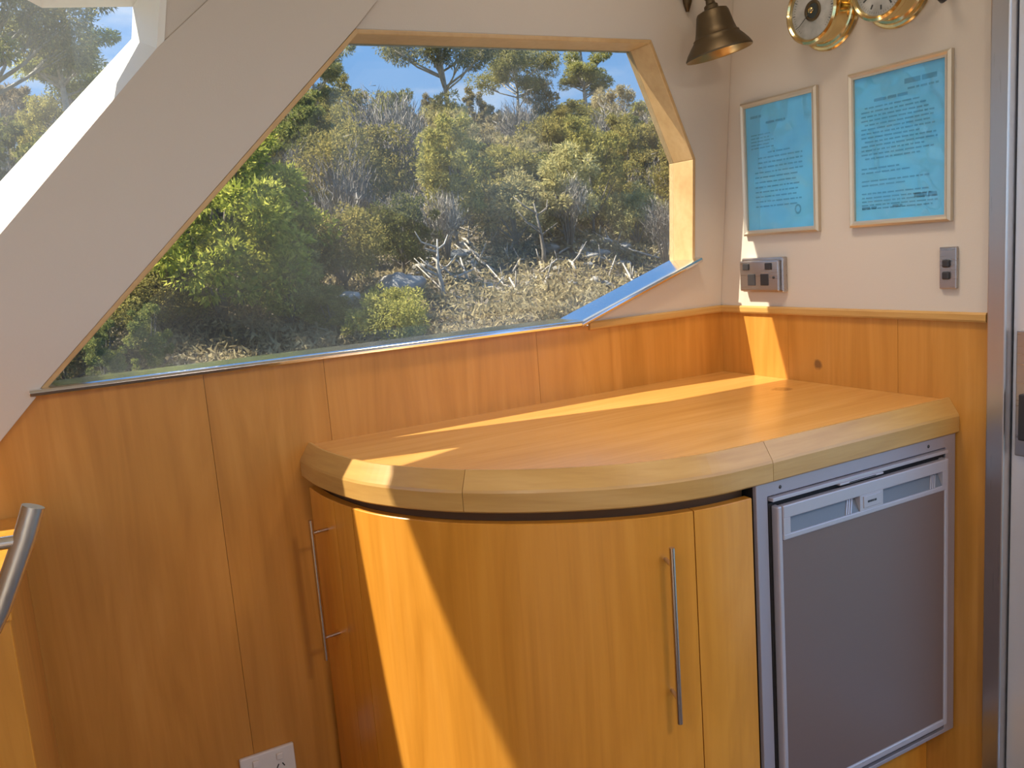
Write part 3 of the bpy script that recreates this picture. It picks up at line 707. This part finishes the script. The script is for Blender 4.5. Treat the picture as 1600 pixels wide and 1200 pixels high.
M['l_dark'] = leafmat('leaf_dark', (0.124, 0.144, 0.046), (0.206, 0.226, 0.068), (0.330, 0.306, 0.092))
M['twig'] = leafmat('bare_twig_grey', (.19, .165, .145), (.28, .255, .225), (.39, .36, .32), 0)
M['bark'] = plain('grey_bark', (.22, .19, .16), .9, var=.3, bscale=4)
M['palebark'] = plain('pale_gum_bark', (.52, .48, .42), .8, var=.25, bscale=5)
M['rock'] = plain('shore_rock', (.34, .32, .29), .9, var=.3, bscale=3, bump=.4)
M['driftwood'] = plain('bleached_driftwood', (.46, .41, .35), .85, var=.25, bscale=8)

def tris(P, size, el=1.6, upbias=0.0, dirs=None):
    """one small leaf triangle at every point of P"""
    n = len(P); d = NR.normal(size=(n, 3)) if dirs is None else dirs + NR.normal(size=(n, 3))*.35
    d[:, 2] += upbias; d /= np.linalg.norm(d, axis=1)[:, None]
    e_ = NR.normal(size=(n, 3)); e_ -= (e_*d).sum(1)[:, None]*d; e_ /= np.linalg.norm(e_, axis=1)[:, None]
    s_ = size*NR.uniform(.6, 1.4, (n, 1))
    v = np.stack([P-d*s_*el*.5-e_*s_*.5, P-d*s_*el*.5+e_*s_*.5, P+d*s_*el*.5], 1).reshape(-1, 3)
    return v
def leaf_mesh(name, v, mat):
    me = bpy.data.meshes.new(name); n = len(v)//3
    me.vertices.add(len(v)); me.vertices.foreach_set('co', v.astype(np.float32).ravel())
    me.loops.add(3*n); me.loops.foreach_set('vertex_index', np.arange(3*n, dtype=np.int32))
    me.polygons.add(n); me.polygons.foreach_set('loop_start', np.arange(0, 3*n, 3, dtype=np.int32)); me.update(calc_edges=True)
    me.materials.append(mat); return me
def clumps(cent, rad, per, size, el=1.6, flat=.8, upbias=0):
    V = []; per = int(per*2.1); size = size*.72
    for c, r in zip(cent, rad):
        d = NR.normal(size=(per, 3)); d /= np.linalg.norm(d, axis=1)[:, None]
        rr_ = r*NR.uniform(.35, 1, (per, 1))**.6
        P = np.array(c) + d*rr_*np.array([1, 1, flat]); V.append(tris(P, size, el, upbias, d))
    return np.concatenate(V)
def tube_mesh(name, limbs, mat, n=6):
    mb = MB()
    for pts, rs in limbs: mb.tube(pts, rs, n)
    me = bpy.data.meshes.new(name); me.from_pydata(mb.v, [], mb.f); me.materials.append(mat)
    for p in me.polygons: p.use_smooth = True
    return me
def bush_mesh(rx, rz, mat, n=70, per=75, size=.085, base=.15, flat=.85, el=1.7, seed=0, cr=.30):
    """rounded dense crown reaching near the ground"""
    r_ = random.Random(seed); C_ = []; RR = []
    for i in range(n):
        a = r_.uniform(0, 2*math.pi); u = r_.uniform(-.75, 1); q = math.sqrt(max(0, 1-u*u)); f = r_.uniform(.55, 1.0)
        lob = 1+.22*math.sin(3*a+seed)+.15*math.sin(5*a+2*seed+3*u)
        C_.append((rx*q*f*lob*math.cos(a), rx*q*f*lob*math.sin(a), base*rz*2+rz*(1+u*f))); RR.append(rx*cr*r_.uniform(.6, 1.2))
    v = clumps(C_, RR, per, size, el, flat)
    trunk = [([(0, 0, -.4), (r_.uniform(-.1, .1), r_.uniform(-.1, .1), rz*.7), (r_.uniform(-.3, .3), r_.uniform(-.3, .3), rz*1.7)], [rx*.055, rx*.045, rx*.015])]
    for i in range(5):
        c = C_[i*7 % n]; trunk.append(([(0, 0, rz*.35), (c[0]*.5, c[1]*.5, c[2]*.6), c], [rx*.03, rx*.02, rx*.006]))
    return v, trunk
def scrub_mesh(rx, H, seed=0, leaf=True):
    """bare twiggy upright scrub"""
    r_ = random.Random(seed); limbs = []; V = []
    for i in range(16):
        a = r_.uniform(0, 6.28); tip = (rx*r_.uniform(.1, 1)*math.cos(a), rx*r_.uniform(.1, 1)*math.sin(a), H*r_.uniform(.7, 1))
        mid = (tip[0]*.35+r_.uniform(-.1, .1), tip[1]*.35+r_.uniform(-.1, .1), tip[2]*.5)
        limbs.append(([(0, 0, -.3), mid, tip], [.035, .022, .006]))
        for k_ in range(95):
            f = r_.uniform(.3, 1); p = np.array(mid)*(1-f)+np.array(tip)*f + np.array([r_.gauss(0, .22), r_.gauss(0, .22), r_.gauss(0, .2)])*rx*.8
            V.append(p)
    V = np.array(V); dd = V*np.array([.5, .5, 0])+np.array([0, 0, .9])
    return tris(V, .032, 11, 0, dd), limbs
def gum_mesh(H, spread, mat, seed=0, n=16, per=170, size=.095, low=.42):
    """tall eucalypt: bare trunk, forked limbs, separate leaf clumps high up"""
    r_ = random.Random(seed); limbs = []; C_ = []; RR = []
    lean_ = (r_.uniform(-.06, .06)*H, r_.uniform(-.06, .06)*H)
    tr = [(lean_[0]*abs(f)**1.5+.08*math.sin(f*7+seed), lean_[1]*f, H*f) for f in (-.05, .2, .4, .6, .8, .97)]
    limbs.append((tr, [H*.020, H*.017, H*.014, H*.011, H*.007, H*.003]))
    for i in range(n):
        f = r_.uniform(low, .95); a = i*2.4+r_.uniform(-.5, .5); L = spread*(1.15-abs(f-.68)*1.3)*r_.uniform(.55, 1.1)
        b0 = np.array([lean_[0]*f**1.5, lean_[1]*f, H*f*.88]); e1 = b0+np.array([math.cos(a)*L, math.sin(a)*L, L*r_.uniform(.45, .9)])
        md = (b0+e1)/2+np.array([0, 0, -.08*L]); limbs.append(([tuple(b0), tuple(md), tuple(e1)], [H*.007, H*.005, H*.002]))
        for k_ in range(4):
            c = e1 if k_ < 2 else (e1*.65+md*.35)
            c = c+np.array([r_.uniform(-.4, .4), r_.uniform(-.4, .4), r_.uniform(-.1, .35)])*spread*.5; C_.append(c); RR.append(spread*r_.uniform(.20, .38))
            limbs.append(([tuple(md), tuple(c)], [H*.003, H*.0012]))
    return clumps(C_, RR, per, size, 2.2, .78, -.15), limbs
PROTO = {}
def proto(key, vt, leaf, bark):
    v, limbs = vt; PROTO[key] = (leaf_mesh(key+'_leaves', v, M[leaf]), tube_mesh(key+'_wood', limbs, M[bark]))
proto('bright', bush_mesh(2.0, 2.0, None, 150, 110, .085, .05, .8, seed=3, cr=.22), 'l_bright', 'bark')
for i, (rx, rz) in enumerate(((1.5, 1.5), (1.25, 1.9), (1.7, 1.35))): proto('olive%d' % i, bush_mesh(rx, rz, None, 70, 80, .085, .12, seed=i+5), 'l_olive', 'bark')
for i, (rx, rz) in enumerate(((1.4, 1.5), (1.1, 1.9), (1.6, 1.2))): proto('grey%d' % i, bush_mesh(rx, rz, None, 62, 75, .08, .15, seed=i+9, el=2.6), 'l_grey', 'bark')
for i, (rx, rz) in enumerate(((1.4, 1.6), (1.2, 1.3))): proto('brown%d' % i, bush_mesh(rx, rz, None, 60, 75, .075, .18, seed=i+14, el=3), 'l_brown', 'bark')
for i, (rx, rz) in enumerate(((1.3, 1.5), (1.0, 2.0))): proto('dark%d' % i, bush_mesh(rx, rz, None, 62, 75, .085, .06, seed=i+24), 'l_dark', 'bark')
for i in range(3): proto('scrub%d' % i, scrub_mesh(1.3, 3.2+.4*i, i+30), 'twig', 'bark')
for i, (h_, s_) in enumerate(((9, 2.3), (10.5, 2.0), (8, 2.8), (11, 3.3))): proto('gum%d' % i, gum_mesh(h_, s_, None, i+40, n=17+2*i), 'l_gum', 'palebark')
NAMES = {'bright': 'leafy_tree', 'olive': 'bushy_tree', 'grey': 'bushy_tree', 'brown': 'bushy_tree', 'dark': 'evergreen_shrub', 'scrub': 'bare_shrub', 'gum': 'eucalyptus_tree'}
LAB = {'olive': 'olive green bushy tree among the hillside scrub', 'grey': 'grey green bushy tree among the hillside scrub', 'brown': 'brownish dry bushy tree among the hillside scrub',
       'dark': 'dark green dense shrub among the hillside scrub', 'scrub': 'leafless grey twiggy shrub among the hillside scrub', 'gum': 'tall eucalyptus tree on the hillside skyline'}
def az(px):                                      # horizontal bearing (x per unit y) of a column of the view at the horizon
    d = fw + rt*((px-800)/FPX) + up*((600-(391-.0764*(px-800)))/FPX); return d.x/d.y
def tree(key, x, y, sc=1.0, sz=1.0, rot=None, label=None, group=None, dz=0):
    k = key.rstrip('0123456789'); z = hgt(x, y)
    root = bpy.data.objects.new(NAMES[k], None); COL.objects.link(root)
    root.location = (x, y, z-.05+dz); root.rotation_euler = (0, 0, R0.uniform(0, 6.28) if rot is None else rot); root.scale = (sc, sc, sc*sz); root.empty_display_size = .3
    tag(root, label or LAB[k], 'shrub' if k in ('dark', 'scrub') else 'tree', group or (None if label else k + ' hillside plants'))
    for nm, me in zip(('crown', 'trunk'), PROTO[key]):
        c = bpy.data.objects.new(nm, me); COL.objects.link(c); c.parent = root
    return root
def col(px, y): return CAM.x + az(px)*(y-CAM.y)
# named trees
tree('bright', col(338, 20.5), 20.5, 1.30, 1.02, 1.0, 'large bright green leafy tree at lower left of the window', dz=-.75)
tree('gum3', col(722, 50), 50, 1.06, .98, .3, 'broad eucalyptus with spreading crown against blue sky, tallest in the window')
tree('gum0', col(525, 48), 48, .80, 1.0, 1.4, 'slender eucalyptus on the skyline nearest the broad pillar')
tree('gum2', col(825, 56), 56, 1.0, .95, 2.0, 'middle eucalyptus between the two tall crowns on the skyline')
tree('gum1', col(930, 53), 53, .95, .92, 4.0, 'pale thin eucalyptus on the skyline near the window top right')
tree('gum3', col(40, 34), 34, 1.05, 1.0, 2.2, 'big eucalyptus filling the corner window behind the pillar')
tree('gum1', col(150, 44), 44, 1.0, .9, 5.0, 'thin eucalyptus at right of the corner window view')
tree('gum0', col(-90, 30), 30, 1.1, 1.0, .7, 'eucalyptus at far left of the corner window view')
# hillside scrub in staggered rows
rows = [(18.2, .85), (20.8, 1.2), (23.8, 1.8), (26.6, 1.9), (29.6, 2.1), (33, 2.2), (36.8, 2.4), (41, 2.6), (45.5, 2.8), (50, 3.1), (55, 3.4), (60, 3.8)]
for ri, (yy, sp) in enumerate(rows):
    x = col(-60, yy) - R0.uniform(0, sp); xe = col(1110, yy)
    while x < xe:
        y = yy+R0.uniform(-1.1, 1.1); fx = (x-col(100, yy))/(col(1060, yy)-col(100, yy))
        if ri <= 1 and (fx > .42 or .14 < fx < .30): x += sp; continue                    # open rocky foreshore
        if ri == 2 and fx > .52 and R0.random() < .5: x += sp; continue
        
        u = R0.random()
        if ri < 4: pool = ['dark0', 'dark1', 'olive0', 'olive2', 'grey1', 'scrub0'] if fx < .5 else ['grey0', 'grey2', 'brown1', 'scrub1', 'scrub2', 'olive1']
        elif ri < 8: pool = ['olive0', 'olive1', 'grey0', 'grey1', 'brown0', 'scrub0', 'scrub2', 'dark1', 'olive2', 'brown1']
        else: pool = ['brown0', 'grey1', 'olive1', 'scrub1', 'brown1', 'grey0', 'olive0']
        sc = (.46 if ri == 0 else .62 if ri == 1 else .72 if ri == 2 else .98 if ri < 7 else .95)*R0.uniform(.8, 1.25)
        key = R0.choice(pool); kk = key.rstrip('0123456789')
        zone = ('by the foreshore' if ri < 4 else 'midway upslope' if ri < 8 else 'near the ridge') + ', ' + ('behind the broad pillar' if fx < 0 else 'in the left third of the side window' if fx < .34 else 'in the middle of the side window' if fx < .67 else 'in the right third of the side window')
        tree(key, x, y, sc, R0.uniform(.9, 1.2), label=LAB[kk].replace('among the hillside scrub', zone), group=kk + ' plants on the hillside')
        x += sp*R0.uniform(.75, 1.25)
# undergrowth covering the slope
P = []
while len(P) < 90000:
    y = 17.3+42*R0.random()**1.5; x = R0.uniform(col(-60, y), col(1100, y))
    fx = (x-col(100, y))/(col(1060, y)-col(100, y))
    if y < 25 and fx > .45 and R0.random() < .3: continue
    P.append((x, y, hgt(x, y)+R0.uniform(0, .35)))
ugv = tris(np.array(P), .07, 3.0, .7)
uc, ur = [], []
for i in range(520):                             # the same scrub goes on along the shore to the right
    y = 22+38*R0.random(); x = R0.uniform(col(1110, y), min(74, col(1900, y))); r_ = R0.uniform(.7, 1.5); uc.append((x, y, hgt(x, y)+r_*.6)); ur.append(r_)
ugv = np.concatenate([ugv, clumps(uc, ur, 60, .24, 2.0, 1.0)])
ug = bpy.data.objects.new('undergrowth', leaf_mesh('undergrowth', ugv, M['l_brown'])); COL.objects.link(ug)
tag(ug, 'low grey green undergrowth covering the slope between the trees', 'undergrowth', kind='stuff')
# rocks on the foreshore
def rock(px, y, r, label, seed):
    rr_ = random.Random(seed); bm = bmesh.new(); bmesh.ops.create_icosphere(bm, subdivisions=3, radius=1)
    ph = [rr_.uniform(0, 6) for _ in range(6)]
    for v in bm.verts:
        c = v.co; f = 1+.18*math.sin(3*c.x+ph[0])*math.cos(2.5*c.y+ph[1])+.12*math.sin(5*c.z+ph[2]+2*c.x)+.06*math.sin(9*c.y+ph[3])
        v.co = Vector((c.x*f*1.25, c.y*f, c.z*f*.68))*r
    me = bpy.data.meshes.new('rock'); bm.to_mesh(me); bm.free(); me.materials.append(M['rock'])
    for p in me.polygons: p.use_smooth = True
    o = bpy.data.objects.new('rock', me); COL.objects.link(o); x = col(px, y); o.location = (x, y, hgt(x, y)+r*.22); o.rotation_euler = (0, 0, rr_.uniform(0, 6))
    tag(o, label or 'grey weathered rock on the foreshore', 'rock', None if label else 'foreshore rocks')
rock(535, 20.2, .42, 'pale grey rock just above the sill, leftmost of the two larger rocks', 1)
rock(622, 20.8, .66, 'larger rounded pale boulder above the sill, right of the small rock', 2)
for i in range(46): rock(R0.uniform(640, 1070), R0.uniform(20.8, 27), R0.uniform(.10, .36), None, 10+i)
# dead trees and driftwood
def limb(name, pts, rs, label, cat, mat='driftwood', group=None, twigs=()):
    root = tag(empty(name, pts[0]), label, cat, group)
    MB().tube(pts, rs, 8).build('trunk', M[mat], root, smooth=True)
    for tp_, tr_ in twigs: MB().tube(tp_, tr_, 6).build('branch', M[mat], root, smooth=True)
def dead_tree(px, y, H, label, seed, mat):
    r_ = random.Random(seed); x = col(px, y); z = hgt(x, y)-.1
    pts = [(x+.10*H*f*math.sin(3*f+seed), y, z+H*f) for f in (0, .3, .6, 1)]
    tw = []
    for i in range(6):
        f = r_.uniform(.4, .95); s_ = r_.choice((-1, 1)); b0 = (x+.10*H*f*math.sin(3*f+seed), y, z+H*f); L = H*r_.uniform(.18, .4)
        tw.append(([b0, (b0[0]+s_*L*.6, y+r_.uniform(-.3, .3), b0[2]+L*.3), (b0[0]+s_*L, y+r_.uniform(-.4, .4), b0[2]+L*.8)], [.035, .025, .012]))
    limb('dead_tree', pts, [.09, .075, .055, .02], label, 'tree', mat, None, tw)
dead_tree(688, 20.8, 1.9, 'small pale dead tree standing on the foreshore, right of the larger boulder', 3, 'palebark')
dead_tree(848, 23.5, 2.3, 'dark forked dead tree on the rocky foreshore right of the pale one', 8, 'bark')
for i in range(60):
    px = R0.uniform(640, 1060); y = R0.uniform(21.3, 27.5); x = col(px, y); a = R0.uniform(0, 3.14); L = R0.uniform(.6, 1.9)
    q = [(x+(f-.5)*L*math.cos(a), y+(f-.5)*L*math.sin(a)) for f in (0, .5, 1)]
    pts = [(u, v, hgt(u, v)+.10+h_) for (u, v), h_ in zip(q, (0, R0.uniform(0, .2), R0.uniform(.05, .5)))]
    r1_ = R0.uniform(.03, .07)
    tw = [([pts[1], (pts[1][0]+R0.uniform(-.4, .4), pts[1][1], pts[1][2]+R0.uniform(.2, .6))], [r1_*.6, r1_*.2])]
    limb('fallen_branch', pts, [r1_, r1_*.8, r1_*.4], 'bleached fallen branch lying on the rocky foreshore', 'branch', 'driftwood', 'fallen branches on the foreshore', tw)
